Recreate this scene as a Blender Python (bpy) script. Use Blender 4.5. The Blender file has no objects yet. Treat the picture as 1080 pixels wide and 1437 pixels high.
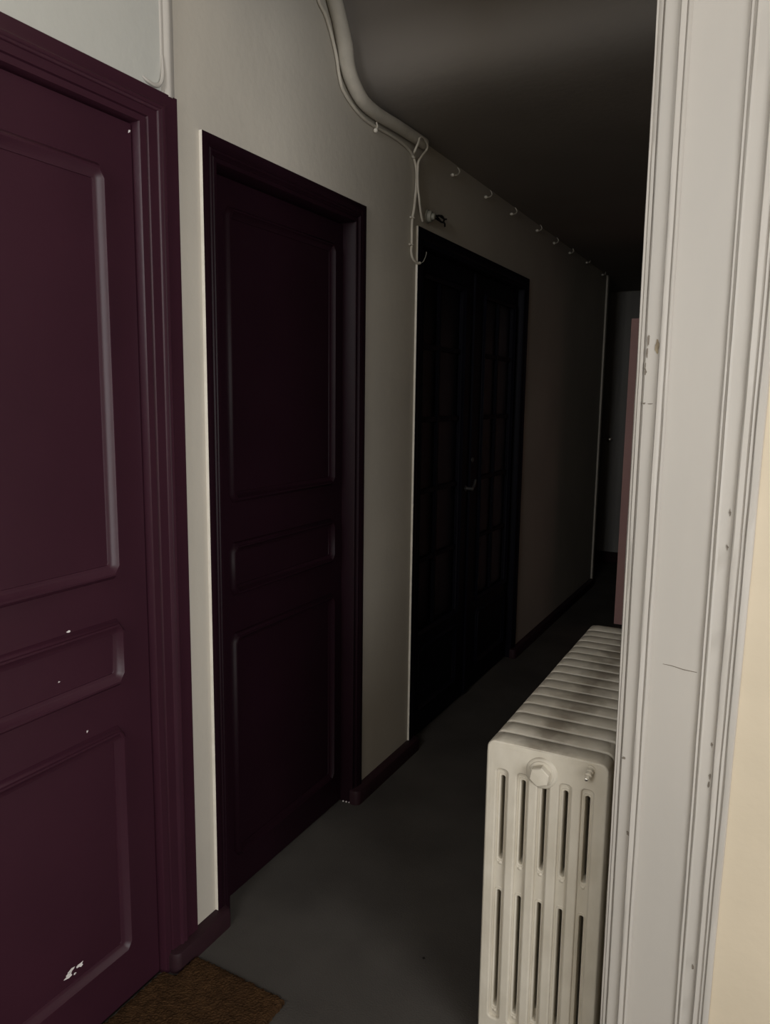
import bpy, bmesh, math, random
from mathutils import Vector, Matrix
random.seed(7)
SC = bpy.context.scene
COL = SC.collection

# ------------------------------------------------------------------ materials
def lin(c):
    def f(v):
        v /= 255.0
        return v / 12.92 if v <= 0.04045 else ((v + 0.055) / 1.055) ** 2.4
    return tuple(f(v) for v in c) + (1.0,)

def mat(name, a, b=None, scale=6.0, detail=6.0, rough=0.6, spec=0.3, bump=0.0, bscale=60.0, metal=0.0, stretch=None):
    """painted / worn surface: two tones of the same paint mottled by noise + fine bump.  a, b linear albedo."""
    m = bpy.data.materials.new(name); m.use_nodes = True
    nt = m.node_tree; N = nt.nodes; L = nt.links
    p = N['Principled BSDF']
    p.inputs['Roughness'].default_value = rough
    p.inputs['Specular IOR Level'].default_value = spec
    p.inputs['Metallic'].default_value = metal
    g = N.new('ShaderNodeNewGeometry')
    mp = N.new('ShaderNodeMapping'); L.new(g.outputs['Position'], mp.inputs['Vector'])
    if stretch: mp.inputs['Scale'].default_value = stretch
    n = N.new('ShaderNodeTexNoise'); n.inputs['Scale'].default_value = scale; n.inputs['Detail'].default_value = detail
    L.new(mp.outputs['Vector'], n.inputs['Vector'])
    r = N.new('ShaderNodeValToRGB')
    r.color_ramp.elements[0].position = 0.32; r.color_ramp.elements[1].position = 0.68
    b = b or tuple(v * 0.88 for v in a)
    r.color_ramp.elements[0].color = tuple(b[:3]) + (1,); r.color_ramp.elements[1].color = tuple(a[:3]) + (1,)
    L.new(n.outputs['Fac'], r.inputs['Fac']); L.new(r.outputs['Color'], p.inputs['Base Color'])
    if bump:
        n2 = N.new('ShaderNodeTexNoise'); n2.inputs['Scale'].default_value = bscale; n2.inputs['Detail'].default_value = 4
        L.new(mp.outputs['Vector'], n2.inputs['Vector'])
        bp = N.new('ShaderNodeBump'); bp.inputs['Strength'].default_value = bump; bp.inputs['Distance'].default_value = 0.004
        L.new(n2.outputs['Fac'], bp.inputs['Height']); L.new(bp.outputs['Normal'], p.inputs['Normal'])
    m['ramp'] = r.name
    return m

M = {}
M['wall']    = mat('cream_wall_paint', (0.56, 0.52, 0.45), (0.50, 0.465, 0.405), 2.5, 5, 0.65, 0.25, 0.25, 30)
M['pale']    = mat('pale_grey_wall_paint', (0.53, 0.53, 0.49), (0.49, 0.49, 0.455), 2.5, 5, 0.65, 0.25, 0.25, 30)
M['beige']   = mat('beige_wall_paint', (0.66, 0.57, 0.435), (0.60, 0.52, 0.395), 4, 6, 0.65, 0.2, 0.2, 40)
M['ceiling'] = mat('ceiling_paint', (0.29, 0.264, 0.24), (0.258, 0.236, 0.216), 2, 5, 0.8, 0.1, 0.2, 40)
M['trim']    = mat('cream_gloss_paint', (0.475, 0.445, 0.402), (0.44, 0.415, 0.378), 5, 6, 0.5, 0.3, 0.15, 45, stretch=(1, 1, 0.4))
M['pipe']    = mat('cream_pipe_paint', (0.56, 0.52, 0.45), (0.46, 0.43, 0.37), 14, 5, 0.6, 0.25, 0.3, 60)
M['white']   = mat('white_edge_paint', (0.80, 0.76, 0.68), (0.70, 0.66, 0.58), 25, 4, 0.55, 0.3, 0.2, 80)
M['cable']   = mat('cream_cable', (0.60, 0.56, 0.48), (0.52, 0.48, 0.41), 20, 4, 0.5, 0.3)
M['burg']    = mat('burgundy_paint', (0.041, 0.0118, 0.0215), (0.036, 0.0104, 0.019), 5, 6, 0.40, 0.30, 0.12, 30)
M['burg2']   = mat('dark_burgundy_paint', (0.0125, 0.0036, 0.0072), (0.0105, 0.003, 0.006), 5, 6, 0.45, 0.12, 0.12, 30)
M['skirt']   = mat('skirting_paint', (0.032, 0.013, 0.018), (0.024, 0.011, 0.014), 8, 5, 0.55, 0.15, 0.2, 60)
M['navy']    = mat('blue_black_paint', (0.0058, 0.0055, 0.0105), (0.0046, 0.0044, 0.0085), 5, 5, 0.5, 0.07, 0.1, 30)
M['mauve']   = mat('mauve_paint', (0.72, 0.42, 0.39), (0.66, 0.385, 0.36), 3, 4, 0.5, 0.2, 0.1, 30)
M['grey']    = mat('grey_door_paint', (0.34, 0.33, 0.31), (0.28, 0.27, 0.255), 4, 5, 0.6, 0.2, 0.1, 30, stretch=(6, 6, 0.4))
M['black']   = mat('black_wire', (0.012, 0.011, 0.010), None, 20, 3, 0.5, 0.2)
M['box']     = mat('grey_box_plastic', (0.30, 0.295, 0.25), (0.24, 0.235, 0.20), 30, 3, 0.5, 0.25)
M['steel']   = mat('steel', (0.70, 0.68, 0.64), (0.45, 0.42, 0.38), 60, 3, 0.18, 0.5, 0.0, 60, metal=0.9)
M['dull']    = mat('tarnished_metal', (0.16, 0.155, 0.15), (0.10, 0.098, 0.095), 60, 3, 0.42, 0.4, 0.0, 60, metal=0.8)
M['chip']    = mat('bare_chip', (0.80, 0.77, 0.76), (0.66, 0.62, 0.60), 90, 3, 0.7, 0.2)
M['stain']   = mat('brown_wear', (0.30, 0.25, 0.17), (0.22, 0.18, 0.13), 150, 4, 0.8, 0.1)
M['crack']   = mat('paint_crack', (0.16, 0.14, 0.115), (0.22, 0.19, 0.16), 200, 4, 0.9, 0.05)
M['floor']   = mat('grey_floor', (0.090, 0.082, 0.073), (0.062, 0.056, 0.050), 3.2, 8, 0.75, 0.12, 0.35, 220)
M['coir']    = mat('brown_coir', (0.062, 0.033, 0.0155), (0.036, 0.0195, 0.0100), 45, 8, 0.95, 0.03, 0.5, 300)

def radiator_material():
    m = mat('radiator_enamel', (0.63, 0.585, 0.495), (0.55, 0.505, 0.415), 22, 6, 0.45, 0.3, 0.2, 55, stretch=(1, 1, 0.5))
    nt = m.node_tree; N = nt.nodes; L = nt.links
    p = N['Principled BSDF']; ramp = N[m['ramp']]
    g = N.new('ShaderNodeNewGeometry'); sx = N.new('ShaderNodeSeparateXYZ'); L.new(g.outputs['Position'], sx.inputs[0])
    sn = N.new('ShaderNodeSeparateXYZ'); L.new(g.outputs['Normal'], sn.inputs[0])
    # band of settled soot running along the top of the sections
    def math_(op, a, b=None):
        n = N.new('ShaderNodeMath'); n.operation = op
        for i, v in enumerate((a, b)):
            if v is None: continue
            if isinstance(v, (int, float)): n.inputs[i].default_value = v
            else: L.new(v, n.inputs[i])
        return n.outputs[0]
    cx = math_('ADD', math_('MULTIPLY', math_('SUBTRACT', sx.outputs['Y'], 1.50), 0.035), -0.395)
    d = math_('ABSOLUTE', math_('SUBTRACT', sx.outputs['X'], cx))
    nz = N.new('ShaderNodeTexNoise'); nz.inputs['Scale'].default_value = 16; nz.inputs['Detail'].default_value = 4
    L.new(g.outputs['Position'], nz.inputs['Vector'])
    d2 = math_('SUBTRACT', d, math_('MULTIPLY', math_('SUBTRACT', nz.outputs['Fac'], 0.5), 0.16))
    mr = N.new('ShaderNodeMapRange'); mr.inputs['From Min'].default_value = 0.055; mr.inputs['From Max'].default_value = 0.005
    L.new(d2, mr.inputs['Value'])
    up = N.new('ShaderNodeMapRange'); up.inputs['From Min'].default_value = 0.15; up.inputs['From Max'].default_value = 0.6
    L.new(sn.outputs['Z'], up.inputs['Value'])
    hi = N.new('ShaderNodeMapRange'); hi.inputs['From Min'].default_value = 0.70; hi.inputs['From Max'].default_value = 0.72
    L.new(sx.outputs['Z'], hi.inputs['Value'])
    f = math_('MULTIPLY', math_('MULTIPLY', mr.outputs[0], up.outputs[0]), math_('MULTIPLY', hi.outputs[0], 0.6))
    # general dust on the top
    f2 = math_('MULTIPLY', math_('MULTIPLY', up.outputs[0], hi.outputs[0]), 0.0)
    f = math_('MAXIMUM', f, f2)
    mx = N.new('ShaderNodeMixRGB'); L.new(f, mx.inputs['Fac']); L.new(ramp.outputs['Color'], mx.inputs['Color1'])
    mx.inputs['Color2'].default_value = (0.13, 0.10, 0.066, 1)
    L.new(mx.outputs['Color'], p.inputs['Base Color'])
    return m
M['rad'] = radiator_material()

def glass_material():
    m = bpy.data.materials.new('dim_glass'); m.use_nodes = True
    p = m.node_tree.nodes['Principled BSDF']
    p.inputs['Base Color'].default_value = (0.5, 0.5, 0.56, 1)
    p.inputs['Roughness'].default_value = 0.38
    p.inputs['Transmission Weight'].default_value = 1.0
    p.inputs['IOR'].default_value = 1.12
    p.inputs['Specular IOR Level'].default_value = 0.3
    return m
M['glass'] = glass_material()

# ------------------------------------------------------------------ mesh helpers
class MB:
    def __init__(s): s.v = []; s.f = []; s.mi = []
    def face(s, idx, m=0): s.f.append(tuple(idx)); s.mi.append(m)
    def box(s, x0, x1, y0, y1, z0, z1, m=0):
        b = len(s.v)
        s.v += [(x, y, z) for x in (x0, x1) for y in (y0, y1) for z in (z0, z1)]
        for q in ((0, 1, 3, 2), (4, 6, 7, 5), (0, 4, 5, 1), (2, 3, 7, 6), (0, 2, 6, 4), (1, 5, 7, 3)):
            s.face([b + i for i in q], m)
        return s
    def tube(s, pts, r, n=10, m=0, cap=True, smooth=4):
        P = [Vector(p) for p in pts]
        R = list(r) if hasattr(r, '__len__') else [r] * len(P)
        if smooth and len(P) > 2:
            Q, RR = [], []
            for i in range(len(P) - 1):
                p0 = P[max(i - 1, 0)]; p1 = P[i]; p2 = P[i + 1]; p3 = P[min(i + 2, len(P) - 1)]
                for k in range(smooth):
                    t = k / smooth
                    Q.append(0.5 * ((2 * p1) + (p2 - p0) * t + (2 * p0 - 5 * p1 + 4 * p2 - p3) * t * t + (3 * p1 - p0 - 3 * p2 + p3) * t ** 3))
                    RR.append(R[i] * (1 - t) + R[i + 1] * t)
            Q.append(P[-1]); RR.append(R[-1]); P, R = Q, RR
        t0 = (P[1] - P[0]).normalized()
        u = t0.cross(Vector((1, 0, 0)))
        if u.length < 0.2: u = t0.cross(Vector((0, 0, 1)))
        u.normalize(); prev = t0; rings = []
        for i, p in enumerate(P):
            t = (P[min(i + 1, len(P) - 1)] - P[max(i - 1, 0)]).normalized()
            q = prev.rotation_difference(t); u = (q @ u); u = (u - t * u.dot(t)).normalized(); prev = t
            w = t.cross(u); b = len(s.v)
            for k in range(n):
                a = 2 * math.pi * k / n
                s.v.append(tuple(p + (u * math.cos(a) + w * math.sin(a)) * R[i]))
            rings.append(b)
        for a, b in zip(rings, rings[1:]):
            for k in range(n):
                s.face((a + k, a + (k + 1) % n, b + (k + 1) % n, b + k), m)
        if cap:
            s.face([rings[0] + k for k in range(n)][::-1], m); s.face([rings[-1] + k for k in range(n)], m)
        return s
    def ball(s, c, r, n=10, k=6, m=0, sc=(1, 1, 1)):
        b = len(s.v)
        for i in range(k + 1):
            th = math.pi * i / k
            for j in range(n):
                ph = 2 * math.pi * j / n
                s.v.append((c[0] + r * sc[0] * math.sin(th) * math.cos(ph), c[1] + r * sc[1] * math.sin(th) * math.sin(ph), c[2] + r * sc[2] * math.cos(th)))
        for i in range(k):
            for j in range(n):
                s.face((b + i * n + j, b + (i + 1) * n + j, b + (i + 1) * n + (j + 1) % n, b + i * n + (j + 1) % n), m)
        return s
    def lathe(s, c, axis, prof, n=24, m=0, phase=0.0):
        """prof: list of (distance along axis, radius)"""
        a = Vector(axis).normalized(); u = a.cross(Vector((0, 0, 1)))
        if u.length < 0.1: u = Vector((1, 0, 0))
        u.normalize(); w = a.cross(u); rings = []
        for d, r in prof:
            b = len(s.v); rings.append(b)
            for k in range(n):
                an = 2 * math.pi * k / n + phase
                s.v.append(tuple(Vector(c) + a * d + (u * math.cos(an) + w * math.sin(an)) * max(r, 1e-5)))
        for p, q in zip(rings, rings[1:]):
            for k in range(n): s.face((p + k, p + (k + 1) % n, q + (k + 1) % n, q + k), m)
        s.face([rings[0] + k for k in range(n)][::-1], m); s.face([rings[-1] + k for k in range(n)], m)
        return s
    def sweep(s, path, prof, x0, closed=True, mids=None, wob=0.0, sub=1):
        """path: (y, z) points counter-clockwise seen from +x when closed; prof: (outward offset, height along +x)"""
        n = len(path); rings = []
        P = [Vector(p) for p in path]
        def nrm(a, b):
            d = (b - a).normalized(); return Vector((d.y, -d.x))
        pts = []
        for i in range(n):
            if closed or 0 < i < n - 1:
                n1 = nrm(P[i - 1], P[i]); n2 = nrm(P[i], P[(i + 1) % n])
            elif i == 0: n1 = n2 = nrm(P[0], P[1])
            else: n1 = n2 = nrm(P[-2], P[-1])
            pts.append((P[i], (n1 + n2) / (1 + n1.dot(n2))))
        if sub > 1:
            Q = []
            for i in range(n if closed else n - 1):
                a, b = pts[i], pts[(i + 1) % n]
                for k in range(sub): Q.append((a[0].lerp(b[0], k / sub), a[1].lerp(b[1], k / sub)))
            if not closed: Q.append(pts[-1])
            pts = Q
        for p, mv in pts:
            b = len(s.v); rings.append(b)
            dw = random.uniform(-wob, wob)
            for o, h in prof:
                q = p + mv * (o + (dw if o > 0 else 0)); s.v.append((x0 + h, q.x, q.y))
        k = len(prof); cnt = len(rings)
        for i in range(cnt if closed else cnt - 1):
            a, b = rings[i], rings[(i + 1) % cnt]
            for j in range(k - 1):
                s.face((a + j, b + j, b + j + 1, a + j + 1), mids(i, j) if mids else 0)
        return s
    def prism_x(s, poly, x0, x1, m=0):
        """poly (y, z) extruded along x"""
        b = len(s.v); n = len(poly)
        s.v += [(x0, p[0], p[1]) for p in poly] + [(x1, p[0], p[1]) for p in poly]
        s.face([b + i for i in range(n)][::-1], m); s.face([b + n + i for i in range(n)], m)
        for i in range(n): s.face((b + i, b + (i + 1) % n, b + n + (i + 1) % n, b + n + i), m)
        return s
    def prism_y(s, poly, y0, y1, m=0):
        """poly (x, z) extruded along y"""
        b = len(s.v); n = len(poly)
        s.v += [(p[0], y0, p[1]) for p in poly] + [(p[0], y1, p[1]) for p in poly]
        s.face([b + i for i in range(n)], m); s.face([b + n + i for i in range(n)][::-1], m)
        for i in range(n): s.face((b + i, b + n + i, b + n + (i + 1) % n, b + (i + 1) % n), m)
        return s
    def build(s, name, mats, parent=None, smooth=False, bevel=0.0, seg=2, merge=True):
        me = bpy.data.meshes.new(name); me.from_pydata(s.v, [], s.f)
        for m in (mats if isinstance(mats, (list, tuple)) else [mats]): me.materials.append(m)
        me.polygons.foreach_set('material_index', s.mi)
        bm = bmesh.new(); bm.from_mesh(me)
        if merge: bmesh.ops.remove_doubles(bm, verts=bm.verts, dist=1e-6)
        bmesh.ops.recalc_face_normals(bm, faces=bm.faces)
        if bevel:
            ed = [e for e in bm.edges if len(e.link_faces) == 2 and e.calc_face_angle(0) > 0.6]
            bmesh.ops.bevel(bm, geom=ed, offset=bevel, segments=seg, affect='EDGES', clamp_overlap=True)
        bm.to_mesh(me); bm.free()
        if smooth:
            me.polygons.foreach_set('use_smooth', [True] * len(me.polygons))
            me.set_sharp_from_angle(angle=math.radians(40))
        o = bpy.data.objects.new(name, me); COL.objects.link(o)
        if parent: o.parent = parent; o.matrix_parent_inverse = Matrix.Translation(-parent.location)
        return o

def tag(o, label=None, cat=None, group=None, kind=None):
    for k, v in (('label', label), ('category', cat), ('group', group), ('kind', kind)):
        if v: o[k] = v
    return o
def empty(name, loc, label, cat, group=None, kind=None):
    o = bpy.data.objects.new(name, None); COL.objects.link(o); o.location = loc
    o.empty_display_size = 0.05
    return tag(o, label, cat, group, kind)

WX = -1.285           # left wall plane
# ------------------------------------------------------------------ the setting
# floor
b = MB(); b.box(-2.1, 2.2, -1.85, 7.3, -0.08, 0.0)
tag(b.build('floor', M['floor']), 'dull grey worn corridor floor', 'floor', kind='structure')

# left wall with the three door openings
b = MB(); T = 0.16; ZT = 2.96
D1 = (0.55, 1.297, 2.03); D2 = (1.556, 2.241, 2.012); D3 = (2.762, 4.043, 2.03)
yy = -1.75
G = 0.006
for k, (a, c, zt) in enumerate((D1, D2, D3)):
    b.box(WX - T, WX, yy, a - G, 0, ZT, int(k == 0)); yy = c + G
    if k == 0: b.box(WX - T, WX, a - G, 1.392, zt + G, ZT, 1); b.box(WX - T, WX, c + G, 1.392, 0, zt + G, 0); yy = 1.392
    else: b.box(WX - T, WX, a - G, c + G, zt + G, ZT)
b.box(WX - T, WX, yy, 6.05, 0, ZT)
tag(b.build('wall_left', [M['wall'], M['pale']], merge=False), 'long cream left corridor wall holding the three dark doors', 'wall', kind='structure')

# wall across the hall: right part (beige) + unseen header over the opening, height set to shade the ceiling
b = MB(); b.box(-0.225, -0.046, 1.40, 1.54, 0, 2.96); b.box(-0.046, 2.0, 1.3875, 1.54, 0, 2.96)
b.box(WX, -0.225, 1.39, 1.50, 2.43, 2.96)
tag(b.build('wall_front', M['beige'], merge=False), 'beige wall at the far right beside the white architrave', 'wall', kind='structure')
# right corridor wall, with the doorway of the open door
b = MB(); b.box(-0.2, -0.06, 1.54, 4.28, 0, 2.5); b.box(-0.2, -0.06, 4.28, 5.0, 1.98, 2.5); b.box(-0.2, -0.06, 5.0, 7.1, 0, 2.5)
tag(b.build('wall_right', M['wall'], merge=False), 'cream right corridor wall behind the radiator', 'wall', kind='structure')
# far end
b = MB(); b.box(-1.9, -1.47, 7.0, 7.12, 0, 2.5); b.box(-0.74, -0.06, 7.0, 7.12, 0, 2.5); b.box(-1.47, -0.74, 7.0, 7.12, 2.388, 2.5)
b.box(-2.0, -1.9, 6.05, 7.12, 0, 2.5); b.box(-1.9, WX - T, 6.05, 6.10, 0, 2.5)
tag(b.build('wall_end', M['wall'], merge=False), 'dark wall closing the far end of the corridor', 'wall', kind='structure')
# unseen hall walls behind the camera; both windows added as the daylight source
HX, BY = 1.75, -1.55
W1 = (-1.30, 0.60, 0.65, 2.05)       # added side window  (y, y, z, z)
W2 = (-1.18, -0.20, 1.75, 2.82)      # added back window  (x, x, z, z)
b = MB(); b.box(HX, HX + 0.2, BY - .2, W1[0], 0, 2.96); b.box(HX, HX + 0.2, W1[1], 1.54, 0, 2.96)
b.box(HX, HX + 0.2, W1[0], W1[1], 0, W1[2]); b.box(HX, HX + 0.2, W1[0], W1[1], W1[3], 2.96)
tag(b.build('wall_hall', M['beige'], merge=False), 'hall wall to the right of the viewer with an added wide window', 'wall', kind='structure')
b = MB(); b.box(WX - T, W2[0], BY - .2, BY, 0, 2.96); b.box(W2[1], HX, BY - .2, BY, 0, 2.96)
b.box(W2[0], W2[1], BY - .2, BY, 0, W2[2]); b.box(W2[0], W2[1], BY - .2, BY, W2[3], 2.96)
tag(b.build('wall_back', M['beige'], merge=False), 'hall wall behind the viewer with an added narrow window', 'wall', kind='structure')
w1 = empty('added_window_1', (HX + .1, (W1[0] + W1[1]) / 2, W1[2]), 'added unseen wide hall window to the right of the viewer', 'window', kind='structure')
b = MB(); ym = (W1[0] + W1[1]) / 2
for (a, c, d, e) in ((W1[0], W1[0] + .06, W1[2], W1[3]), (W1[1] - .06, W1[1], W1[2], W1[3]), (W1[0], W1[1], W1[2], W1[2] + .06), (W1[0], W1[1], W1[3] - .06, W1[3]), (ym - .03, ym + .03, W1[2], W1[3])):
    b.box(HX + .05, HX + .11, a, c, d, e)
b.build('added_window_frame', M['trim'], w1, merge=False)
w2 = empty('added_window_2', ((W2[0] + W2[1]) / 2, BY - .1, W2[2]), 'added unseen narrow hall window behind the viewer', 'window', kind='structure')
b = MB()
for (a, c, d, e) in ((W2[0], W2[0] + .06, W2[2], W2[3]), (W2[1] - .06, W2[1], W2[2], W2[3]), (W2[0], W2[1], W2[2], W2[2] + .06), (W2[0], W2[1], W2[3] - .06, W2[3])):
    b.box(a, c, BY - .11, BY - .05, d, e)
b.build('added_window_frame', M['trim'], w2, merge=False)

# ceiling: low over the corridor, swept up in a cove to the higher hall ceiling
prof = [(2.02, 2.93), (2.06, 2.80), (2.10, 2.70), (2.141, 2.625), (2.172, 2.57), (2.198, 2.515), (2.222, 2.47), (2.255, 2.44), (2.30, 2.42), (2.37, 2.407), (2.46, 2.402), (2.60, 2.40), (3.0, 2.402), (4.0, 2.40), (5.0, 2.395), (7.1, 2.39)]
b = MB(); n0 = 0
for i, (y, z) in enumerate(prof):
    xl = WX - 0.02
    b.v += [(xl, y, z), (-0.19, y, z), (xl, y, z + .1), (-0.19, y, z + .1)]
for i in range(len(prof) - 1):
    a, c = 4 * i, 4 * (i + 1)
    b.face((a, c, c + 1, a + 1)); b.face((a + 2, a + 3, c + 3, c + 2)); b.face((a, a + 2, c + 2, c)); b.face((a + 1, c + 1, c + 3, a + 3))
b.box(WX - T, HX + 0.2, -1.75, 2.03, 2.93, 3.03)
b.box(-2.0, WX - 0.02, 6.05, 7.12, 2.39, 2.5)
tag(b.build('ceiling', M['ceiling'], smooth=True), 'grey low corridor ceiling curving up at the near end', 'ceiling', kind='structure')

# ------------------------------------------------------------------ trim
def tapered(x0, t):      # architrave lines lean a little, as in an old house
    if x0 < -0.19: k = -0.004 + (x0 + 0.2302) / 0.04 * 0.003
    elif x0 < -0.09: k = -0.001
    else: k = -0.001 + (x0 + 0.09) / 0.05 * 0.0106
    return x0 + k * t
A = [(-.2302, 1.47), (-.2302, 1.392), (-.2290, 1.387), (-.2265, 1.3865), (-.2255, 1.390), (-.2245, 1.386), (-.2205, 1.3855), (-.2195, 1.391), (-.2180, 1.391), (-.2166, 1.383),
     (-.1975, 1.382), (-.1968, 1.3735), (-.1955, 1.3715), (-.1925, 1.3722), (-.1885, 1.3755), (-.1872, 1.3795), (-.1858, 1.3795), (-.1852, 1.3735), (-.1842, 1.3730), (-.1815, 1.3775), (-.1795, 1.3875), (-.1700, 1.3885),
     (-.0960, 1.3885), (-.0952, 1.3810), (-.0940, 1.3797), (-.0912, 1.3830), (-.0903, 1.3860), (-.0888, 1.3860), (-.0882, 1.3795), (-.0872, 1.3785), (-.0840, 1.3825),
     (-.0685, 1.3825), (-.0672, 1.3745), (-.0660, 1.3725), (-.0600, 1.3765), (-.0592, 1.3800), (-.0575, 1.3800), (-.0570, 1.3750), (-.0535, 1.3775), (-.0528, 1.3800), (-.0518, 1.3800), (-.0512, 1.3725), (-.0495, 1.3715), (-.0440, 1.3745), (-.0425, 1.3790), (-.0415, 1.392), (-.0415, 1.47)]
A = [(x, 1.3860 + (y - 1.3860) * .58 if y < 1.391 else y) for x, y in A]
b = MB(); nz = 90; k = len(A)
rj = [[0.0] * k for _ in range(nz + 1)]
for j in range(k):
    v = 0.0
    for i in range(nz + 1):
        v = v * 0.85 + random.uniform(-1, 1) * 0.00028; rj[i][j] = v
for i in range(nz + 1):
    z = 2.6 * i / nz
    for j, (x, y) in enumerate(A):
        b.v.append((tapered(x, z) + rj[i][j], y + rj[i][(j + 7) % k] * 0.9, z))
for i in range(nz):
    for j in range(k - 1):
        a = i * k + j; b.face((a, a + k, a + k + 1, a + 1))
t1 = b.build('trim_1', M['trim'], smooth=True)
tag(t1, 'tall cream moulded door architrave in the right foreground', 'architrave', kind='structure')
def blob(name, cx, cz, rx, rz, y, m, parent, n=14, jag=0.35, lab=None):
    bb = MB(); pts = []
    for q in range(n):
        a = 2 * math.pi * q / n; r = 1 + random.uniform(-jag, jag)
        pts.append((cx + rx * r * math.cos(a), cz + rz * r * math.sin(a)))
    bb.prism_y(pts, y - 0.0006, y + 0.004)
    o = bb.build(name, m, parent)
    if lab: o['label'] = lab
    return o
blob('paint_chip', -.2035, 1.541, .0042, .012, 1.3832, M['stain'], t1, lab='brown patch of chipped paint')
for (x, z, rx, rz) in ((-.2185, 1.552, .0016, .010), (-.2190, 1.532, .0016, .006), (-.2195, 1.500, .0015, .005), (-.2210, 1.51, .001, .008), (-.2195, 1.447, .0022, .0018), (-.2095, 1.4465, .006, .0009), (-.216, .80, .0025, .003), (-.200, .655, .003, .004)):
    blob('wear_mark', x, z, rx, rz, 1.3838, M['crack'], t1, 10, 0.5)
for (x, z) in ((-.0705, 1.21), (-.070, .86), (-.069, .80), (-.0695, .785), (-.071, 1.27), (-.072, .43)):
    blob('wear_mark', x, z, .0016, .005, 1.3836, M['crack'], t1, 9, 0.6)
b = MB(); P = [(-.160, .990), (-.145, .9895), (-.125, .986), (-.103, .9845), (-.103, .9836), (-.125, .9845), (-.145, .9882), (-.160, .9893)]
b.prism_y(P, 1.3866, 1.392); b.build('crack', M['crack'], t1)

# half-round strip over the burgundy door: left leg of the same opening
b = MB(); S = [(1.374, 0.0), (1.3755, .0035), (1.379, .0045), (1.382, .0035), (1.385, .0075), (1.389, .0115), (1.394, .0120), (1.399, .0105), (1.406, .0075), (1.412, .0045), (1.416, 0.0)]
zs = [2.108 + i * (2.95 - 2.108) / 16 for i in range(17)]
for i, z in enumerate(zs):
    w = random.uniform(-.0007, .0007)
    for (y, h) in S: b.v.append((WX + h, y + w * (h > 0), z))
for i in range(16):
    for j in range(len(S) - 1):
        a = i * len(S) + j; b.face((a, a + len(S), a + len(S) + 1, a + 1))
b.face(range(len(S)))
b.tube([(WX + .004, 1.376, 2.19), (WX + .006, 1.374, 2.15), (WX + .006, 1.366, 2.128), (WX + .005, 1.350, 2.120), (WX + .004, 1.330, 2.122), (WX + .001, 1.318, 2.128)], [.002, .004, .0045, .0045, .004, .002], 8)
tag(b.build('trim_2', M['trim'], smooth=True), 'painted half-round strip rising from the corner of the burgundy door', 'moulding', kind='structure')
# far strip closing the left wall
b = MB(); b.box(WX - .02, WX + .012, 6.05, 6.10, 0.0, 2.388)
tag(b.build('trim_3', M['wall'], bevel=.002), 'thin pale upright strip ending the left wall far down the corridor', 'moulding', kind='structure')

# skirting boards
def skirting(name, y0, y1, lab, r0=0.02, r1=0.02):
    bb = MB(); n = 5; x0, x1 = WX - .002, WX + .034
    out = [(x0, y0)]
    for i in range(n + 1):
        a = math.pi / 2 * i / n; out.append((x1 - r0 + r0 * math.sin(a), y0 + r0 - r0 * math.cos(a)))
    for i in range(n + 1):
        a = math.pi / 2 * i / n; out.append((x1 - r1 + r1 * math.cos(a), y1 - r1 + r1 * math.sin(a)))
    out.append((x0, y1))
    k = len(out); lev = [(0, 0), (.043, 0), (.050, -.003), (.053, -.010)]
    cxm, cym = x0, (y0 + y1) / 2
    for z, ins in lev:
        for (x, y) in out:
            xx = max(x0, x + ins) if x > x0 + .001 else x
            y2 = y - ins if y < cym and ins and x > x0 + .001 else (y + ins if ins and x > x0 + .001 else y)
            bb.v.append((xx, y2, z))
    for l in range(len(lev) - 1):
        for i in range(k): bb.face((l * k + i, l * k + (i + 1) % k, (l + 1) * k + (i + 1) % k, (l + 1) * k + i))
    bb.face([i for i in range(k)][::-1]); bb.face([(len(lev) - 1) * k + i for i in range(k)])
    return tag(bb.build(name, M['skirt'], smooth=True), lab, 'skirting board', kind='structure')
skirting('baseboard_left', 1.308, 1.530, 'short dark skirting board between the burgundy door and the second door')
skirting('baseboard_left.001', 2.232, 2.760, 'dark skirting board between the second door and the glazed double door')
skirting('baseboard_left.002', 4.033, 6.045, 'long dark skirting board past the glazed double door')

# ------------------------------------------------------------------ doors
def moulding(name, y0, y1, z0, z1, cy, cz, x, m, parent, w=0.034, h=0.015, lab=None):
    """panel moulding; outer outline has clipped corners (cut cy by cz)"""
    iy0, iy1, iz0, iz1 = y0 + w, y1 - w, z0 + w, z1 - w
    c = 0.003
    path = [(iy0 + c, iz0), (iy1 - c, iz0), (iy1, iz0 + c * 1.4), (iy1, iz1 - c * 1.4), (iy1 - c, iz1), (iy0 + c, iz1), (iy0, iz1 - c * 1.4), (iy0, iz0 + c * 1.4)]
    pr = [(-.001, -.001), (0, .002), (.004, .0035), (.010, .0055), (.016, h * .8), (.019, h), (.023, h), (.0245, h * .72), (.029, h * .55), (.0325, .003), (.034, -.001)]
    pr = [(o * w / .034, hh) for o, hh in pr]
    bb = MB(); bb.sweep(path, pr, x, True)
    o = bb.build(name, m, parent, smooth=True)
    if lab: o['label'] = lab
    return o

def casing(D, w, prof, mats, parent, side=0.0, wl=None, left_mat=1):
    y0, y1, zt = D
    path = [(y1, -.0), (y1, zt), (y0, zt), (y0, -.0)]
    def mids(i, j): return left_mat if (i == 2 and j == len(prof) - 2) else 0
    bb = MB(); bb.sweep([(p[0], p[1]) for p in path], prof, WX, False, mids)
    return bb.build('casing', mats, parent, smooth=True)

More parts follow.
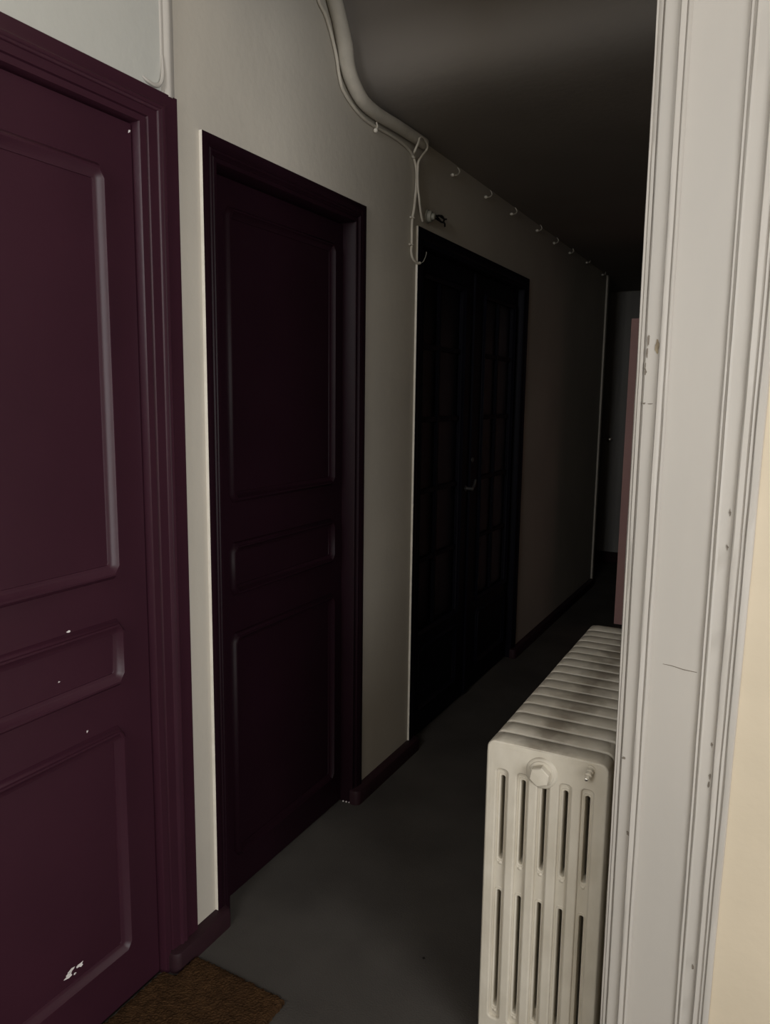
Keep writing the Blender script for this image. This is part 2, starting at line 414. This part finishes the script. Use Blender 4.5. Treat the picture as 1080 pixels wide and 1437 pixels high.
# door 1 -- burgundy, nearest
d1 = empty('door_1', (WX, .92, 0), 'nearest burgundy panelled door with chipped paint at the left', 'door', kind='structure')
x1 = -1.297
b = MB(); b.box(x1 - .036, x1, D1[0] + .004, D1[1] - .004, .006, D1[2] - .004)
leaf1 = b.build('leaf', M['burg'], d1, bevel=.0015)
moulding('panel_moulding', .640, 1.214, 1.045, 1.922, .02, .03, x1, M['burg'], leaf1)
moulding('panel_moulding', .640, 1.217, .797, .955, .02, .03, x1, M['burg'], leaf1)
moulding('panel_moulding', .640, 1.208, .134, .706, .02, .03, x1, M['burg'], leaf1)
# sunk panel fields
P1 = [(0, -.030), (0, .001), (.003, .006), (.018, .0075), (.0205, .0035), (.023, .004), (.026, .0085), (.050, .010), (.053, .0145), (.058, .016), (.061, .0125), (.066, .0155), (.071, .0155), (.076, .011), (.080, .0098), (.116, .0098), (.118, .008), (.118, -.004)]
P1t = P1
c1 = casing((D1[0], D1[1], D1[2]), .118, [(o if o < .05 else .05 + (o - .05) * 1.0, h) for o, h in P1], [M['burg']], d1, left_mat=0)
# top band of the casing is narrower (8 cm), so trim the head down
for v in c1.data.vertices:
    if v.co.z > D1[2] + .001: v.co.z = D1[2] + (v.co.z - D1[2]) * (.082 / .118)
def chip(y, z, ry, rz, x, parent, n=9, lab=None):
    bb = MB(); pts = []
    for q in range(n):
        a = 2 * math.pi * q / n; r = 1 + random.uniform(-.62, .5)
        pts.append((y + ry * r * math.cos(a), z + rz * r * math.sin(a)))
    bb.prism_x(pts, x - .004, x + .0006)
    o = bb.build('paint_chip', M['chip'], parent)
    o['label'] = 'white chip of missing paint'
    return o
for (y, z, ry, rz) in ((1.287, 2.009, .004, .0035), (1.068, .958, .004, .0022), (1.039, .858, .0025, .0018), (1.104, .723, .0022, .0025),
                       (1.022, .190, .010, .0045), (1.030, .197, .011, .004), (1.055, .194, .008, .0045), (1.040, .183, .003, .002),
                       (.962, .930, .004, .003)):
    chip(y, z, ry, rz, x1, leaf1)
chip(.990, .150, .007, .003, x1 + .004, leaf1); chip(.992, .139, .005, .002, x1 + .006, leaf1)

# door 2 -- same joinery, deeper in its frame
d2 = empty('door_2', (WX, 1.9, 0), 'second door along the left wall, dark burgundy in a pale edged frame', 'door', kind='structure')
x2 = -1.330
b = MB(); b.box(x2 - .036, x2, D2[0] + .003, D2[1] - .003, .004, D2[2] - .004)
leaf2 = b.build('leaf', M['burg2'], d2, bevel=.0015)
moulding('panel_moulding', 1.635, 2.183, 1.160, 1.940, .02, .03, x2, M['burg2'], leaf2, w=.03, h=.016)
moulding('panel_moulding', 1.635, 2.183, .897, 1.050, .02, .03, x2, M['burg2'], leaf2, w=.03, h=.016)
moulding('panel_moulding', 1.635, 2.183, .112, .792, .02, .03, x2, M['burg2'], leaf2, w=.03, h=.016)
P2 = [(0, -.060), (0, .000), (.0025, .0035), (.012, .004), (.015, .001), (.018, .003), (.022, .008), (.027, .0085), (.030, .006), (.034, .009), (.040, .0105), (.054, .0105), (.057, .009), (.0572, -.004)]
P2 = [(o * 1.05, h) for o, h in P2]
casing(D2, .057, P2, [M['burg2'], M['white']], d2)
chip(1.602, .176, .0025, .009, x2 + .0, leaf2)
b = MB()
for q in range(4): b.ball((WX + .006 - q * .012, 2.238 - random.uniform(0, .004), .003), .0035, 7, 4, sc=(1, 1.2, .7))
fl = b.build('paint_chip', M['chip'], d2); fl['label'] = 'flakes of pale paint at the foot of the frame'

# door 3 -- glazed double door
d3 = empty('door_3', (WX, 3.4, 0), 'black glazed double door, third along the left wall', 'door', kind='structure')
x3 = -1.315
P3 = [(0, -.040), (0, .000), (.003, .004), (.016, .005), (.020, .0025), (.024, .006), (.034, .0095), (.056, .0100), (.0575, .008), (.0575, -.004)]
P3 = [(o * 1.05, h) for o, h in P3]
casing(D3, .06, P3, [M['navy'], M['white']], d3)
YM = 3.403
def glazed_leaf(y0, y1, g0, g1, mun):
    bb = MB(); zb, zt = .006, D3[2] - .004; gz0, gz1 = .470, 1.925; t = .036
    bb.box(x3 - t, x3, y0, g0, zb, zt); bb.box(x3 - t, x3, g1, y1, zb, zt)
    bb.box(x3 - t, x3, g0, g1, zb, gz0); bb.box(x3 - t, x3, g0, g1, gz1, zt)
    lf = bb.build('leaf', M['navy'], d3, bevel=.002, merge=False)
    g = MB()
    for z in (.774, 1.067, 1.365, 1.660): g.box(x3 - .026, x3 - .004, g0, g1, z - .011, z + .011)
    g.box(x3 - .026, x3 - .002, mun - .011, mun + .011, gz0, gz1)
    g.build('glazing_bars', M['navy'], lf, bevel=.003, merge=False)
    p = MB(); p.box(x3 - .019, x3 - .015, g0 - .002, g1 + .002, gz0 - .002, gz1 + .002)
    p.build('glass_pane', M['glass'], lf)
    moulding('glass_bead', g0 - .024, g1 + .024, gz0 - .024, gz1 + .024, .0, .0, x3, M['navy'], lf, w=.024, h=.012)
    moulding('panel_moulding', g0 - .010, g1 + .010, .110, .400, .02, .02, x3, M['navy'], lf, w=.03, h=.013)
    return lf
lf3 = glazed_leaf(D3[0] + .003, YM - .002, 2.838, 3.262, 3.02)
rf3 = glazed_leaf(YM + .002, D3[1] - .003, 3.545, 3.965, 3.755)
b = MB(); b.box(x3, x3 + .010, YM - .018, YM + .018, .01, D3[2] - .01); b.build('meeting_strip', M['navy'], lf3, bevel=.003)
hd = MB(); hd.lathe((x3, 3.352, 1.035), (1, 0, 0), [(0, .013), (.004, .013), (.006, .008), (.030, .008), (.036, .009), (.040, .006)], 14)
hd.tube([(x3 + .033, 3.352, 1.030), (x3 + .036, 3.372, 1.048), (x3 + .035, 3.392, 1.075)], [.0055, .0065, .005], 10)
h3 = hd.build('lever_handle', M['dull'], lf3, smooth=True); h3['label'] = 'tarnished metal lever handle'
b = MB(); b.lathe((x3 + .010, 3.405, 1.167), (1, 0, 0), [(0, .012), (.003, .012), (.005, .009), (.006, .004)], 14)
k3 = b.build('keyhole_plate', M['dull'], lf3, smooth=True); k3['label'] = 'small round tarnished keyhole plate'

# door 4 -- grey door in the end wall
d4 = empty('door_4', (-1.1, 7.0, 0), 'dim grey door closing the far end of the corridor', 'door', kind='structure')
b = MB(); b.box(-1.465, -.745, 6.985, 7.03, .10, 2.385); lf4 = b.build('leaf', M['grey'], d4, bevel=.002)
b = MB(); b.box(-1.465, -.745, 6.975, 7.03, .004, .10); kp = b.build('kick_board', M['skirt'], d4, bevel=.002); kp['label'] = 'black kick board'
b = MB(); b.lathe((-1.375, 6.985, 1.115), (0, -1, 0), [(0, .02), (.004, .02), (.008, .008), (.030, .008), (.036, .018), (.046, .024), (.056, .018), (.060, .006)], 18)
kn = b.build('door_knob', M['steel'], lf4, smooth=True); kn['label'] = 'round steel knob catching a glint'

# door 5 -- open door leaf standing out from the right wall
d5 = empty('door_5', (-.2, 5.0, 0), 'mauve brown door standing open beyond the radiator', 'door', kind='structure')
b = MB(); b.box(-.896, -.206, 5.0, 5.036, .008, 1.957)
lf5 = b.build('leaf', M['mauve'], d5, bevel=.002)
b = MB(); b.box(-.215, -.195, 4.22, 4.28, 0, 2.04); b.box(-.215, -.195, 5.04, 5.10, 0, 2.04); b.box(-.215, -.195, 4.22, 5.10, 1.98, 2.04)
b.build('casing', M['burg2'], d5, merge=False)

# ------------------------------------------------------------------ radiator
RX0, RX1, RZ0, RZ1, RY, PITCH, NS = -.513, -.253, .030, .740, 1.470, .0605, 16
rad = empty('radiator', ((RX0 + RX1) / 2, RY, 0), 'cream cast iron column radiator standing behind the architrave', 'radiator')
SL = [-.475, -.4303, -.3858, -.3405, -.2958]
def rrect(x0, x1, z0, z1, r, n=6):
    r = min(r, (x1 - x0) / 2 - 1e-4, (z1 - z0) / 2 - 1e-4); P = []
    for cx, cz, a0 in ((x1 - r, z0 + r, -90), (x1 - r, z1 - r, 0), (x0 + r, z1 - r, 90), (x0 + r, z0 + r, 180)):
        for i in range(n + 1):
            a = math.radians(a0 + 90 * i / n); P.append((cx + r * math.cos(a), cz + r * math.sin(a)))
    return P
def plate(outer, holes, ext, bev, cy):
    """filled outline with holes, rounded edges; returned as verts/faces (x, y, z) with thickness along y"""
    cu = bpy.data.curves.new('tmp', 'CURVE'); cu.dimensions = '2D'; cu.fill_mode = 'BOTH'
    cu.extrude = ext - bev; cu.bevel_depth = bev; cu.bevel_resolution = 2; cu.offset = -bev
    for loop in [outer] + holes:
        sp = cu.splines.new('POLY'); sp.points.add(len(loop) - 1); sp.use_cyclic_u = True
        for p, q in zip(sp.points, loop): p.co = (q[0], q[1], 0, 1)
    o = bpy.data.objects.new('tmp', cu); COL.objects.link(o)
    dg = bpy.context.evaluated_depsgraph_get(); ev = o.evaluated_get(dg); me = ev.to_mesh()
    V = [(v.co.x, cy + v.co.z, v.co.y) for v in me.vertices]; F = [tuple(p.vertices) for p in me.polygons]
    ev.to_mesh_clear(); bpy.data.objects.remove(o); bpy.data.curves.remove(cu)
    return V, F
def add(bb, VF):
    o = len(bb.v); bb.v += VF[0]
    for f in VF[1]: bb.face([o + i for i in f])
def section_mesh():
    bb = MB(); yc = RY + .026
    slots = []
    for s in SL:
        slots.append(rrect(s - .0048, s + .0048, .465, .6575, .0045, 4)); slots.append(rrect(s - .0045, s + .0045, .107, .391, .0042, 4))
    add(bb, plate(rrect(RX0 + .008, RX1 - .008, RZ0, RZ1 - .008, .02), slots, .0175, .002, yc))     # web between the columns
    gro = [rrect(s - .0120, s + .0120, .084, .674, .008, 5) for s in SL]
    add(bb, plate(rrect(RX0 + .003, RX1 - .003, RZ0 - .0, RZ1 - .004, .018), gro, .0258, .0035, yc))  # raised columns + header
    # fine arris beside every slot
    for s in SL:
        for zlo, zhi in ((.458, .664), (.100, .398)):
            lp = rrect(s - .0078, s + .0078, zlo, zhi, .006, 4)
            pts = [(x, yc - .0172, z) for x, z in lp]; pts.append(pts[0])
            bb.tube(pts, .0013, 5, smooth=0, cap=False)
        bb.ball((s + random.uniform(-.001, .001), yc - .017, .456), .006, 8, 5, sc=(.9, .5, .75))
        bb.ball((s + random.uniform(-.001, .001), yc - .017, .098), .006, 8, 5, sc=(.9, .5, .75))
    # rounded rim: oval bar swept round the outline
    R = rrect(RX0 + .014, RX1 - .014, RZ0 + .012, RZ1 - .014, .020, 6); n = 12; rings = []
    K = len(R)
    for i in range(K):
        p = Vector(R[i]); t = (Vector(R[(i + 1) % K]) - Vector(R[i - 1])).normalized(); nn = Vector((t.y, -t.x))
        o = len(bb.v); rings.append(o)
        for q in range(n):
            a = 2 * math.pi * q / n
            ca, sa = math.cos(a), math.sin(a)
            e = 0.5
            ca = math.copysign(abs(ca) ** e, ca); sa = math.copysign(abs(sa) ** e, sa)
            w = p + nn * (.014 * ca); bb.v.append((w.x, yc + .0265 * sa, w.y))
    for i in range(K):
        a, c = rings[i], rings[(i + 1) % K]
        for q in range(n): bb.face((a + q, a + (q + 1) % n, c + (q + 1) % n, c + q))
    return bb
sec = section_mesh().build('section', M['rad'], rad, smooth=True, merge=False)
for i in range(1, NS):
    o = sec.copy(); COL.objects.link(o); o.location = (0, i * PITCH, random.uniform(-.0008, .0008))
    o.parent = rad; o.matrix_parent_inverse = sec.matrix_parent_inverse.copy()
# nipples joining the sections
for z in (.688, .10):
    b = MB(); b.tube([(-.39, RY + .03, z), (-.39, RY + PITCH * NS - .03, z)], .022, 16, smooth=0)
    b.build('joining_tube', M['rad'], rad, smooth=True, merge=False)
# end plug with hexagon
b = MB(); b.lathe((-.390, RY + .004, .688), (0, -1, 0), [(0, .035), (.003, .0345), (.006, .031), (.007, .027), (.0085, .026), (.009, .0255)], 28)
pl = b.build('end_plug', M['rad'], rad, smooth=True)
b = MB(); b.lathe((-.390, RY - .004, .688), (0, -1, 0), [(0, .0215), (.016, .0215), (.0185, .0195), (.019, .012), (.0193, .004)], 6, phase=.35)
b.build('hexagon_head', M['rad'], pl)
# bleed valve
b = MB(); a = (-.10, -1, -.42)
b.lathe((-.2905, RY + .004, .722), a, [(0, .009), (.003, .009), (.005, .0062), (.009, .0062), (.010, .0078), (.013, .0078), (.014, .006), (.018, .006), (.019, .0072), (.022, .0072), (.0235, .005), (.030, .0048), (.0305, .0042)], 16)
vl = b.build('bleed_valve', M['rad'], rad, smooth=True)
b = MB(); d = Vector(a).normalized(); c = Vector((-.2905, RY + .004, .722)) + d * .0300
b.box(c.x - .0028, c.x + .0028, c.y - .006, c.y, c.z - .0028, c.z + .0028)
sp = b.build('square_spindle', M['steel'], vl, bevel=.0006); sp['label'] = 'bare metal spindle'
# feet under the end sections
for q in (0, NS - 1):
    for x in (RX0 + .030, RX1 - .030):
        yq = RY + .026 + q * PITCH
        b = MB(); b.lathe((x, yq, .0), (0, 0, 1), [(0, .020), (.008, .020), (.016, .014), (.045, .015), (.075, .019)], 14)
        b.build('foot', M['rad'], rad, smooth=True)

# ------------------------------------------------------------------ pipe, cables, clips
PX = WX + .0255
pp = [(PX, 1.90, 2.80), (PX, 1.99, 2.70), (PX, 2.055, 2.61), (PX, 2.098, 2.548), (PX, 2.126, 2.494), (PX, 2.143, 2.444), (PX, 2.178, 2.406), (PX, 2.240, 2.374), (PX, 2.335, 2.366), (PX, 2.485, 2.372), (PX, 2.62, 2.376), (PX, 2.700, 2.3775)]
rr = [.0235, .0235, .023, .0225, .0248, .0235, .0225, .0215, .0205, .0205, .020, .020]
b = MB(); b.tube(pp, rr, 18, smooth=6)
tag(b.build('heating_pipe', M['pipe'], smooth=True), 'thick cream painted pipe bending along the ceiling edge', 'pipe')
cx = WX + .007
cb = [(cx, 1.84, 2.74), (cx, 1.93, 2.655), (cx, 2.005, 2.575), (cx, 2.045, 2.55), (cx, 2.072, 2.521), (cx, 2.096, 2.485), (cx, 2.113, 2.452), (cx, 2.125, 2.416), (cx, 2.147, 2.381), (cx, 2.205, 2.354), (cx, 2.275, 2.338), (cx, 2.35, 2.336), (cx, 2.465, 2.341), (cx, 2.558, 2.341), (cx, 2.615, 2.334), (cx, 2.648, 2.322),
      (cx, 2.672, 2.296), (cx, 2.682, 2.255), (cx, 2.668, 2.155), (cx, 2.652, 2.105), (cx, 2.649, 2.068), (cx, 2.650, 2.018), (cx, 2.647, 1.985), (cx + .002, 2.662, 1.962), (cx + .006, 2.688, 1.953), (cx + .012, 2.700, 1.955)]
b = MB(); b.tube(cb, .0052, 10, smooth=5)
wc = b.build('electric_cable', M['cable'], smooth=True)
tag(wc, 'cream cable following the pipe then dropping beside the glazed door', 'cable')
b = MB(); b.tube([(cx + .014, 2.706, 1.955), (cx + .016, 2.724, 1.966), (cx + .018, 2.740, 1.990), (cx + .016, 2.746, 2.002)], .0017, 8)
e = b.build('loose_end', M['box'], wc, smooth=True); e['label'] = 'grey stripped end of the cable'
for (y, z) in ((2.651, 2.108), (2.647, 2.012)):
    b = MB(); b.tube([(WX + .0032, y - .010, z), (WX + .010, y - .007, z), (WX + .0145, y, z), (WX + .010, y + .007, z), (WX + .0032, y + .010, z)], .0028, 8)
    b.ball((WX + .0055, y - .011, z), .005, 8, 5); b.build('saddle', M['cable'], wc, smooth=True)
b = MB(); b.ball((cx + .002, 2.650, 2.322), .0088, 10, 6); b.build('saddle', M['cable'], wc, smooth=True)
cw = WX + .016
# one small curl in front of the pipe end, then a wider loop past it and the drop to the outlet
cc = [(cw, 2.640, 2.322), (WX + .040, 2.592, 2.318), (WX + .050, 2.592, 2.338), (WX + .0515, 2.601, 2.354), (WX + .0515, 2.606, 2.364), (WX + .052, 2.622, 2.372), (WX + .0515, 2.645, 2.374), (WX + .0505, 2.676, 2.364), (WX + .042, 2.688, 2.350), (WX + .032, 2.676, 2.330), (cw + .006, 2.666, 2.308), (cw, 2.672, 2.288), (cw, 2.674, 2.228), (cw, 2.688, 2.182), (cw - .002, 2.706, 2.142), (cw - .006, 2.734, 2.112)]
b = MB(); b.tube(cc, .0042, 10, smooth=6)
tag(b.build('bell_wire', M['cable'], smooth=True), 'thin cream wire looping at the pipe end down to the small grey outlet', 'wire')
bx = empty('cable_outlet', (WX, 2.805, 2.145), 'small round grey cable outlet above the glazed door corner', 'outlet')
b = MB(); b.lathe((WX, 2.790, 2.142), (1, .12, -.1), [(0, .026), (.008, .026), (.009, .022), (.022, .020), (.024, .013), (.034, .011), (.036, .004)], 18)
b.build('outlet_body', M['box'], bx, smooth=True)
b = MB()
b.tube([(WX + .018, 2.815, 2.146), (WX + .026, 2.845, 2.153), (WX + .028, 2.875, 2.158), (WX + .026, 2.900, 2.148), (WX + .026, 2.880, 2.136), (WX + .027, 2.850, 2.140), (WX + .026, 2.825, 2.150)], .0035, 8)
b.tube([(WX + .02, 2.825, 2.142), (WX + .030, 2.865, 2.134), (WX + .030, 2.895, 2.136), (WX + .028, 2.905, 2.124)], .0035, 8)
b.tube([(WX + .024, 2.850, 2.157), (WX + .034, 2.880, 2.148), (WX + .034, 2.905, 2.152)], .003, 8)
tw = b.build('wire_ends', M['black'], bx, smooth=True, merge=False); tw['label'] = 'twisted black wire ends'

# cable clips nailed along the ceiling edge
ordn = ['first', 'second', 'third', 'fourth', 'fifth', 'sixth', 'seventh', 'eighth']
proto = None
for i, (y, z) in enumerate([(3.022, 2.350), (3.412, 2.353), (3.776, 2.355), (4.213, 2.360), (4.558, 2.356), (4.920, 2.361), (5.378, 2.374), (5.878, 2.366)]):
    lab = 'white cable clip under the ceiling edge, %s past the wire loop' % ordn[i]
    if proto is None:
        proto = empty('cable_clip', (WX, y, z), lab, 'clip', 'empty cable clips along the ceiling edge')
        b = MB(); b.ball((WX + .007, y, z), .0085, 10, 6, sc=(1, 1.15, .8)); b.build('nail_head', M['white'], proto, smooth=True)
        b = MB(); b.tube([(WX + .006, y + .004, z), (WX + .016, y + .022, z + .004), (WX + .020, y + .038, z + .016), (WX + .016, y + .044, z + .030), (WX + .008, y + .043, z + .040)], [.004, .0038, .0032, .0026, .002], 8)
        b.build('strap', M['cable'], proto, smooth=True)
    else:
        c = proto.copy(); COL.objects.link(c); c.location = (WX, y, z); c['label'] = lab
        for ch in list(proto.children):
            k = ch.copy(); COL.objects.link(k); k.parent = c; k.matrix_parent_inverse = ch.matrix_parent_inverse.copy()
cl = empty('cable_clip', (WX, 2.35, 2.325), 'white cable clip below the pipe bend, before the wire loop', 'clip', 'empty cable clips along the ceiling edge')
b = MB(); b.ball((WX + .012, 2.352, 2.322), .0075, 10, 6); b.build('nail_head', M['white'], cl, smooth=True)
b = MB(); b.tube([(WX + .012, 2.352, 2.324), (WX + .016, 2.356, 2.334), (WX + .012, 2.356, 2.348)], .003, 8); b.build('strap', M['cable'], cl, smooth=True)

# ------------------------------------------------------------------ doormat
b = MB(); X0, X1, Y0, Y1 = -1.247, -.962, .70, 1.374; nx, ny = 90, 220
for j in range(ny + 1):
    for i in range(nx + 1):
        u, v = i / nx, j / ny
        edge = (i in (0, nx)) or (j in (0, ny))
        y = Y0 + (Y1 - Y0) * v - .012 * u; xl = -1.288 if y < 1.288 else X0; x = xl + (X1 - xl) * u
        jx = random.uniform(-.0032, .0032) * (1 if edge else .35); jy = random.uniform(-.004, .004) * (1 if edge else .35)
        rim = min(u * (X1 - X0), (1 - u) * (X1 - X0), v * (Y1 - Y0), (1 - v) * (Y1 - Y0))
        z = .0155 - .006 * math.exp(-rim / .006) + random.uniform(-.0014, .0014)
        b.v.append((x + jx, y + jy, z))
for j in range(ny):
    for i in range(nx):
        a = j * (nx + 1) + i; b.face((a, a + 1, a + nx + 2, a + nx + 1))
rim = [i for i in range(nx + 1)] + [j * (nx + 1) + nx for j in range(1, ny + 1)] + [ny * (nx + 1) + i for i in range(nx - 1, -1, -1)] + [j * (nx + 1) for j in range(ny - 1, 0, -1)]
o0 = len(b.v)
for q in rim: b.v.append((b.v[q][0], b.v[q][1], 0.0005))
for i in range(len(rim)): b.face((rim[i], o0 + i, o0 + (i + 1) % len(rim), rim[(i + 1) % len(rim)]))
b.face([o0 + i for i in range(len(rim))])
tag(b.build('doormat', M['coir']), 'brown coir doormat on the floor before the burgundy door', 'doormat')
b = MB(); b.ball((-.73, 1.66, .001), .004, 8, 5, sc=(1, 1, .4))
tag(b.build('dirt_speck', M['black'], smooth=True), 'tiny black speck of dirt on the bare grey floor', 'dirt')

# ------------------------------------------------------------------ light
def area(name, loc, target, sx, sy, power, col):
    l = bpy.data.lights.new(name, 'AREA'); l.shape = 'RECTANGLE'; l.size = sx; l.size_y = sy; l.energy = power; l.color = col
    o = bpy.data.objects.new(name, l); COL.objects.link(o); o.location = loc
    o.rotation_euler = (Vector(target) - Vector(loc)).to_track_quat('-Z', 'Y').to_euler()
    return o
# added area lights, standing in for daylight at the two invented hall windows
area('added_side_daylight', (HX - .01, (W1[0] + W1[1]) / 2, (W1[2] + W1[3]) / 2), (0, (W1[0] + W1[1]) / 2, (W1[2] + W1[3]) / 2), W1[1] - W1[0] - .1, W1[3] - W1[2] - .1, 63, (1.0, 1.0, 1.0))
area('added_back_daylight', ((W2[0] + W2[1]) / 2, BY + .01, (W2[2] + W2[3]) / 2), ((W2[0] + W2[1]) / 2, 0, (W2[2] + W2[3]) / 2), W2[1] - W2[0] - .1, W2[3] - W2[2] - .1, 29, (1.0, 1.0, 1.0))
w = bpy.data.worlds.new('world'); SC.world = w; w.use_nodes = True
w.node_tree.nodes['Background'].inputs['Color'].default_value = (0.6, 0.7, 0.85, 1)
w.node_tree.nodes['Background'].inputs['Strength'].default_value = 0.0

# ------------------------------------------------------------------ camera
yaw, pitch, roll, F = math.radians(27.42136987), math.radians(8.45770056), math.radians(0.74142165), 1072.9559562969296
fw = Vector((-math.sin(yaw) * math.cos(pitch), math.cos(yaw) * math.cos(pitch), -math.sin(pitch)))
rt = Vector((math.cos(yaw), math.sin(yaw), 0)); up = rt.cross(fw)
c, s = math.cos(roll), math.sin(roll)
rt, up = c * rt + s * up, -s * rt + c * up
cd = bpy.data.cameras.new('camera'); cam = bpy.data.objects.new('camera', cd); COL.objects.link(cam)
m = Matrix((rt, up, -fw)).transposed().to_4x4(); m.translation = Vector((0, 0, 1.45)); cam.matrix_world = m
cd.sensor_fit = 'VERTICAL'; cd.sensor_height = 36.0; cd.lens = F * 36.0 / 1437.0; cd.clip_start = 0.02
SC.camera = cam
SC.view_settings.view_transform = 'Standard'; SC.view_settings.look = 'None'
SC.view_settings.exposure = 0.0; SC.view_settings.gamma = 1.0; SC.view_settings.use_curve_mapping = False
